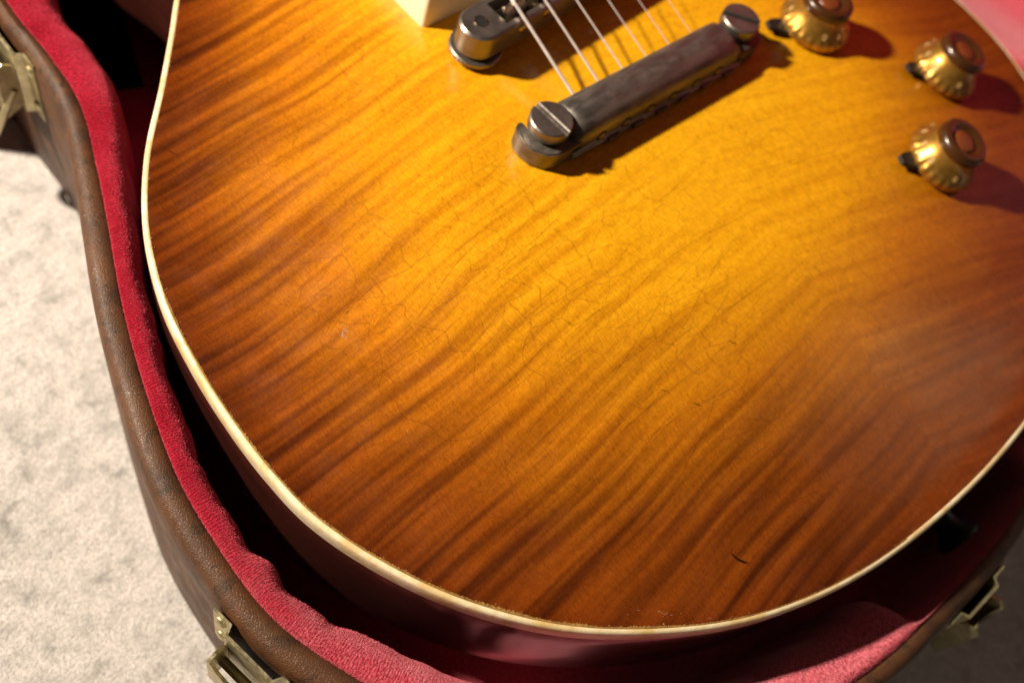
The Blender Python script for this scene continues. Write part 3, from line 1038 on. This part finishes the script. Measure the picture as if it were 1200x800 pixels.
def knob(x, y, spin, nums):
    T = top_T(x, y, 1.2, spin)
    bm = bmesh.new()
    prof = [(9, 0.0), (12.2, 0.0), (12.6, 0.5), (12.6, 2.2), (12.2, 2.9), (11.1, 4.2), (10.0, 5.8), (9.2, 7.4), (8.8, 9.0)]
    lathe(bm, prof, T, SEG, rfun=lambda r, z, i: r - (0.5 if (i % 4 < 2 and 0.2 < z < 3.2 and r > 12.0) else 0))
    kb = obj('control_knob', bm, M['gold'], guitar, sharp=40)
    bm = bmesh.new()
    lathe(bm, [(8.75, 8.9), (8.8, 10.2), (8.6, 11.4), (7.9, 12.2), (7.0, 12.5), (6.0, 12.2), (4.8, 11.2), (4.2, 10.9)], T, 64)
    cap = obj('knob_cap', bm, M['dome'], kb, sharp=60)
    bm = bmesh.new()
    lathe(bm, [(4.2, 10.6), (4.2, 11.1), (3.5, 11.6), (2.0, 11.9), (0.3, 12.0)], T, 40)
    obj('cap_centre', bm, M['dimple'], kb, sharp=60)
    # printed numerals round the skirt, lying on the cone of the skirt
    for j in range(11):
        a = math.radians(-150 + 30 * j)
        r0, z0 = 10.75, 4.75
        rad = Vector((math.cos(a), math.sin(a), 0)); tan = Vector((-math.sin(a), math.cos(a), 0))
        upv = (Vector((0, 0, 2.0)) - rad * 1.05).normalized()
        nrm = tan.cross(upv) * 1
        if nrm.dot(rad) < 0: nrm = -nrm
        cu = bpy.data.curves.new('numeral', 'FONT')
        cu.body = str(j); cu.size = 3.0 * MM; cu.extrude = 0.06 * MM; cu.align_x = 'CENTER'; cu.align_y = 'CENTER'
        tmp = bpy.data.objects.new('numeral_tmp', cu)
        col.objects.link(tmp)
        dg = bpy.context.evaluated_depsgraph_get()
        me = bpy.data.meshes.new_from_object(tmp.evaluated_get(dg))
        bpy.data.objects.remove(tmp); bpy.data.curves.remove(cu)
        ob = link('numeral', me, None, kb)
        me.materials.clear(); me.materials.append(M['numeral'])
        c = rad * (r0 + 0.10) * MM + Vector((0, 0, z0 * MM)) + nrm * 0.05 * MM
        loc = Matrix((( tan.x, upv.x, nrm.x, c.x), (tan.y, upv.y, nrm.y, c.y), (tan.z, upv.z, nrm.z, c.z), (0, 0, 0, 1)))
        me.transform(T @ loc)
    # pointer washer sticking out under the skirt
    bm = bmesh.new()
    T2 = top_T(x, y, 0.25, 0.0) @ Matrix.Rotation(math.radians(PTR), 4, 'Z')
    prism(bm, [(0, 6.8), (6, 6.5), (10, 3.6), (16.5, 2.6), (19.0, 1.5), (19.0, -1.5), (16.5, -2.6), (10, -3.6), (6, -6.5), (0, -6.8), (-6, -4), (-7, 0), (-6, 4)], 0, 1.3, T2, 0.15)
    v = [w for w in bm.verts if (T2.inverted() @ w.co).x > 0.0145]
    for w in v:
        w.co += (T2.to_3x3() @ Vector((0, 0, 1))) * 1.2 * MM
    obj('pointer', bm, M['black'], kb, sharp=30)
    return kb


PTR = 158
knob(75.5, -9.0, math.radians(20), None)
knob(112.5, -46, math.radians(20), None)
knob(75.5, -71, math.radians(20), None)

# ------------------------------------------------------------------ case: path with lip and pad widths
CP = [(-138.5, 150, 5, 16), (-137.5, 172, 5, 22), (-139.9, 130.6, 4.5, 13), (-139.8, 114.5, 5, 12.5), (-142, 94.7, 6, 11.5), (-149.9, 72.3, 6.5, 9), (-156, 57.8, 7, 7.5),
      (-167.2, 30, 7, 6.5), (-174, 8.1, 6.8, 6.5), (-178.8, -9.4, 7, 7), (-181.4, -22.8, 7, 7), (-182.6, -40, 7, 7.5), (-182.3, -60, 7, 9),
      (-179.6, -75, 7.5, 10), (-168, -102, 7.5, 12), (-149, -130, 7.5, 13), (-121, -153, 7, 14), (-88, -169, 6.8, 14), (-50.2, -176, 6, 14),
      (-24.6, -177.2, 5.7, 13), (-2, -177.5, 5.7, 12), (20, -176.3, 5.7, 11), (55, -169, 5.5, 9), (95, -151, 5.5, 7), (130, -124, 5.5, 6),
      (155, -91, 5.5, 5), (168, -55, 5.5, 5), (172.5, -25, 5.5, 5), (171, 5, 5.5, 5), (165, 35, 5.5, 6), (155, 65, 5.5, 8), (146, 95, 5.5, 12),
      (140, 120, 5.5, 14), (138, 150, 5.5, 12), (142, 200, 5.5, 9), (138, 250, 5.5, 8), (110, 300, 5.5, 7), (72, 324, 5.5, 7), (52, 350, 5, 5),
      (50, 420, 5, 5), (50, 690, 5, 5), (56, 730, 5, 4), (72, 770, 5, 4), (72, 860, 5, 4), (0, 880, 5, 4), (-72, 860, 5, 4), (-72, 770, 5, 4),
      (-56, 730, 5, 4), (-50, 690, 5, 5), (-50, 420, 5, 5), (-52, 350, 5, 5), (-72, 322, 5.5, 7), (-108, 298, 5.5, 8), (-130, 255, 5.5, 9), (-136, 205, 5, 17)]
cp = catmull(CP, 1.5)
cn = inward(cp)
cs = np.r_[0, np.cumsum(np.linalg.norm(np.diff(cp[:, :2], axis=0), axis=1))]
lipw = cp[:, 2].copy(); padw = cp[:, 3].copy()
cx, cy = cp[:, 0], cp[:, 1]
nP = len(cp)


def smooth_noise(step, amp):
    k = max(4, int(cs[-1] / step))
    a = nrg.normal(0, amp, k)
    return np.interp(cs / cs[-1] * k, np.arange(k + 1), np.r_[a, a[0]])


def lip_z(x):            # the case's rim is not quite level with the guitar: it falls towards the hinge side
    return -0.047 * (np.clip(x, -183, 178) + 183)


def cring(inset, z):
    ins = np.broadcast_to(np.asarray(inset, float), (nP,))
    zz = np.broadcast_to(np.asarray(z, float), (nP,))
    zz = zz + lip_z(cp[:, 0]) * np.clip((zz + 60) / 48, 0, 1)
    return np.c_[cp[:, :2] + cn * ins[:, None], zz]


case = bpy.data.objects.new('guitar_case', None)
col.objects.link(case)
case['label'] = "open brown leatherette guitar case with crimson velvet lining under the sunburst guitar"
case['category'] = "guitar case"

lz = smooth_noise(14, 0.12)
shell = [cring(1.0, -82), cring(0.0, -81), cring(0, -60), cring(0, -40), cring(0.05, -22), cring(0.15, -16.5), cring(0.6, -14.2 + lz), cring(1.5, -12.8 + lz),
         cring(2.8, -12.1 + lz), cring(lipw * 0.65, -11.9 + lz), cring(lipw, -12.4 + lz), cring(lipw + 0.6, -13.4), cring(lipw + 0.7, -20), cring(lipw + 0.7, -81)]
loft('shell', toW(shell), M['leather'], case, cap_first=True, sharp=60)

# velvet: padded roll, then the inner wall, then the bed under the guitar
bmp = smooth_noise(9, 0.45) + smooth_noise(4, 0.18)
pad = padw + bmp


def crease(px, py, width, depth):
    d2 = (cx - px) ** 2 + (cy - py) ** 2
    return depth * np.exp(-d2 / width ** 2)


pad = pad - crease(-183, -46, 4.0, 1.3) + crease(-183.5, -52, 4.5, 0.7) - crease(-178, -78, 4.5, 1.1) + crease(-172, -88, 6, 0.6)
notch = 1 / (1 + np.exp(-(cx + 31.5) / 1.3)) * 1 / (1 + np.exp((cx - 44) / 1.3)) * (cy < -100)
pad = np.where(cy < -100, pad * (1 - notch) + 1.6 * notch, pad)
deep = 0.0
hz = smooth_noise(11, 0.28)
ndp = -notch * 7.0
bot = np.clip((-cy - 60) / 90, 0, 1) * (cx < 60)          # the pad slopes more steeply below the butt end
prof = [(0.02, -13.0, 0.0), (0.0, -11.95, 0.05), (0.12, -11.05, 0.25), (0.30, -10.7, 0.45), (0.52, -11.1, 0.7), (0.74, -12.6, 0.9), (0.90, -15.2, 1), (1.0, -19, 1), (1.06, -26, 1), (1.1, -38, 1), (1.12, -56, 1)]
rows = []; tt = [0.0]
for kx, (f, z, hw) in enumerate(prof):
    off = lipw + 0.35 + f * pad
    zz = z + hz * hw + (-bot * f * 5.0 * (f > 0.2)) + ndp * (0.12 if f < 0.2 else 1.0)
    rows.append(cring(off, zz))
inner_off = lipw + 0.35 + 1.12 * pad
for extra, z in ((1.0, -70), (3, -76.5), (14, -77), (24, -77)):
    rows.append(cring(inner_off + extra, z))
rows = np.array(rows)
# refine across the roll for a soft section
def refine(rows, k):
    out = []
    n = len(rows)
    for i in range(n - 1):
        p0, p1, p2, p3 = rows[max(i - 1, 0)], rows[i], rows[i + 1], rows[min(i + 2, n - 1)]
        for q in range(k):
            t = q / k
            out.append(0.5 * ((2 * p1) + (-p0 + p2) * t + (2 * p0 - 5 * p1 + 4 * p2 - p3) * t * t + (-p0 + 3 * p1 - 3 * p2 + p3) * t ** 3))
    out.append(rows[-1])
    return np.array(out)
rows = refine(rows, 2)
ut = np.r_[0, np.cumsum(np.linalg.norm(np.diff(rows, axis=0), axis=2).mean(1))] * MM
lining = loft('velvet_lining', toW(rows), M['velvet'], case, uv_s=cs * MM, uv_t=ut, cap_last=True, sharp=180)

# short pile standing on the roll, in view only
lm = lining.data
co = np.empty(len(lm.vertices) * 3, np.float32); lm.vertices.foreach_get('co', co); co = co.reshape(-1, 3)
no = np.empty(len(lm.vertices) * 3, np.float32); lm.vertices.foreach_get('normal', no); no = no.reshape(-1, 3)
co = co.reshape(len(rows), nP, 3); no = no.reshape(len(rows), nP, 3)
vis = np.where((cy < 150) & (cx < 40) & ((cx < -100) | (cy < -100)))[0]
V = []; F = []
for _ in range(95000):
    i = int(vis[int(rnd.random() * len(vis))]); j = (i + 1) % nP
    a = rnd.random() * 13.0 if rnd.random() < 0.8 else rnd.random() * 1.6
    r0 = int(a); fa = a - r0; fb = rnd.random()
    def lerp(A): return (A[r0, i] * (1 - fa) + A[r0 + 1, i] * fa) * (1 - fb) + (A[r0, j] * (1 - fa) + A[r0 + 1, j] * fa) * fb
    p = Vector(lerp(co)); n = Vector(lerp(no)).normalized()
    dirn = (n + Vector((rnd.gauss(0, .45), rnd.gauss(0, .45), rnd.gauss(0, .3)))).normalized()
    ln = rnd.uniform(0.14, 0.38) * MM
    sd = dirn.cross(Vector((rnd.gauss(0, 1), rnd.gauss(0, 1), rnd.gauss(0, 1)))).normalized() * 0.085 * MM
    b = len(V)
    V += [p - sd - n * 0.1 * MM, p + sd - n * 0.1 * MM, p + dirn * ln]
    F.append((b, b + 1, b + 2))
o = pydata('velvet_pile', V, F, M['fuzz'], lining, smooth=False)
o['kind'] = 'stuff'

# ------------------------------------------------------------------ lid, standing open on the hinge side
HX = 174.8; HZ = -12.5 + lip_z(172.5)
OPEN = math.radians(101)


def lid_map(a):
    a = np.asarray(a, float).copy()
    x = a[..., 0] - HX; z = a[..., 2] - HZ
    c, s = math.cos(OPEN), math.sin(OPEN)
    X = x * c + z * s
    Z = -x * s + z * c
    a[..., 0] = HX + X; a[..., 2] = HZ + Z
    return toW(a)


def lring(inset, z):
    q = cring(inset, -12.0)
    q[:, 2] = HZ + 12.5 + z
    return q


lshell = [lring(3.5, -11.0), lring(2.0, -11.2), lring(0.5, -11.0), lring(0, -9.5), lring(0, 10), lring(0.6, 17), lring(3, 21), lring(8, 23.5), lring(25, 25)]
lid = loft('lid', lid_map(lshell), M['leather'], case, cap_last=True, sharp=60)
lrows = refine(np.array([lring(3.3, -10.4), lring(4.2, -11.6), lring(6.5, -11.4), lring(8.5, -8.5), lring(9.5, 0), lring(10, 8), lring(12, 14), lring(17, 18.5), lring(26, 20.5), lring(34, 21)]), 2)
lut = np.r_[0, np.cumsum(np.linalg.norm(np.diff(lrows, axis=0), axis=2).mean(1))] * MM
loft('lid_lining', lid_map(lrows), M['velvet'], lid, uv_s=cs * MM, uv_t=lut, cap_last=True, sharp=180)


# ------------------------------------------------------------------ draw latches
def latch(px, py, opened=False, ztop=-16.5, swing=0.0):
    i = int(np.argmin((cx - px) ** 2 + (cy - py) ** 2))
    n = Vector((-cn[i, 0], -cn[i, 1], 0))           # outward
    t = Vector((n.y, -n.x, 0)) * -1
    up = Vector((0, 0, 1))
    P0 = W(cx[i] + cn[i, 0] * 0.5, cy[i] + cn[i, 1] * 0.5, ztop + lip_z(cx[i]))
    B = Matrix(((t.x, n.x, 0, P0.x), (t.y, n.y, 0, P0.y), (0, 0, 1, P0.z), (0, 0, 0, 1)))   # local: x along wall, y outward, z up
    # mounting plate: hat section folded from sheet
    th = 0.8
    pr = [(-14.5, 0.15), (-8.6, 0.15), (-7.6, 2.7), (7.6, 2.7), (8.6, 0.15), (14.5, 0.15)]
    bm = bmesh.new()
    outer = [(x, y + th) for x, y in pr]
    outer[1] = (pr[1][0] - 0.3, pr[1][1] + th); outer[2] = (pr[2][0] - 0.3, pr[2][1] + th)
    outer[3] = (pr[3][0] + 0.3, pr[3][1] + th); outer[4] = (pr[4][0] + 0.3, pr[4][1] + th)
    prism(bm, pr + outer[::-1], -26, 0, B)
    sh = [e for e in bm.edges if abs((e.verts[0].co - e.verts[1].co).normalized().z) < 0.2]
    bmesh.ops.bevel(bm, geom=sh, offset=0.15 * MM, segments=1, affect='EDGES')
    plate = obj('latch', bm, M['brass'], case, sharp=30)
    for sx in (-1, 1):
        for z in (-4.5, -20):
            bm = bmesh.new()
            T = B @ Matrix.Translation(Vector((11.8 * sx * MM, (0.15 + th) * MM, z * MM))) @ Matrix.Rotation(-math.pi / 2, 4, 'X')
            lathe(bm, [(1.9, -0.2), (1.9, 0.25), (1.5, 0.75), (0.8, 1.0), (0.2, 1.05)], T, 18)
            obj('rivet', bm, M['brass'], plate)
    # lever: front plate with a scooped upper edge and two side cheeks
    piv = B @ Matrix.Translation(Vector((0, 3.4 * MM, -11 * MM))) @ Matrix.Rotation(swing, 4, 'X')
    bm = bmesh.new()
    wv, dp = 6.6, 5.2
    N_ = 14
    top = [(-wv + 2 * wv * k / N_, 7.0 - 6.5 * max(0.0, 1 - ((-wv + 2 * wv * k / N_) / (wv - 0.8)) ** 2) ** 0.5) for k in range(N_ + 1)]
    lo = [(x, -15.0) for x, _ in top]
    for y0, y1 in ((dp, dp + 0.9),):
        fr = [bm.verts.new(piv @ Vector((x * MM, y1 * MM, z * MM))) for x, z in top]
        fb = [bm.verts.new(piv @ Vector((x * MM, y1 * MM, z * MM))) for x, z in lo]
        br = [bm.verts.new(piv @ Vector((x * MM, y0 * MM, z * MM))) for x, z in top]
        bb = [bm.verts.new(piv @ Vector((x * MM, y0 * MM, z * MM))) for x, z in lo]
        for k in range(N_):
            bm.faces.new((fr[k], fr[k + 1], fb[k + 1], fb[k]))
            bm.faces.new((br[k + 1], br[k], bb[k], bb[k + 1]))
            bm.faces.new((br[k], br[k + 1], fr[k + 1], fr[k]))
            bm.faces.new((fb[k], fb[k + 1], bb[k + 1], bb[k]))
        bm.faces.new((fr[0], fb[0], bb[0], br[0])); bm.faces.new((fr[-1], br[-1], bb[-1], fb[-1]))
    obj_l = obj('lever', bm, M['brass'], plate, sharp=40)
    for sx in (-1, 1):
        bm = bmesh.new()
        pts = [(0.2, -12), (dp + 0.9, -15), (dp + 0.9, 7.0), (dp - 1.5, 8.0), (1.0, 6.2), (0.2, 3.5)]
        T = piv @ Matrix(((0, 0, 1, 0), (1, 0, 0, 0), (0, 1, 0, 0), (0, 0, 0, 1)))
        prism(bm, pts, sx * (wv - 0.1), sx * (wv + 0.8), T)
        obj('cheek', bm, M['brass'], plate, sharp=30)
    # curled catch barrel
    bm = bmesh.new()
    T = B @ Matrix.Translation(Vector((0, 5.6 * MM, -15.5 * MM))) @ Matrix.Rotation(math.pi / 2, 4, 'Y')
    lathe(bm, [(1.3, -6.4), (1.3, 6.4)], T, 18)
    obj('pin', bm, M['brass'], plate)
    if opened:
        bm = bmesh.new()
        pl = [(-7, 5.5, -15), (-7.2, 9, -21), (-6.6, 14, -31), (-4, 17, -37), (0, 18, -39), (4, 17, -37), (6.6, 14, -31), (7.2, 9, -21), (7, 5.5, -15)]
        pl = catmull(pl, 1.5, closed=False)
        tube(bm, [B @ Vector((x * MM, y * MM, z * MM)) for x, y, z in pl], 1.3 * MM, 12)
        obj('bail_loop', bm, M['brass'], plate)
    return plate


latch(-181.8, -68, ztop=-14.2)
latch(-6, -180, ztop=-14.2)
latch(-139.5, 127, opened=True, ztop=-14.5, swing=0.0)

# hinges between lid and shell
for y in (-25, 10, -60):
    bm = bmesh.new()
    tube(bm, [W(HX + 1.2, y - 11, HZ - 1.0), W(HX + 1.2, y + 11, HZ - 1.0)], 1.6 * MM, 14)
    obj('hinge', bm, M['brass'], case)
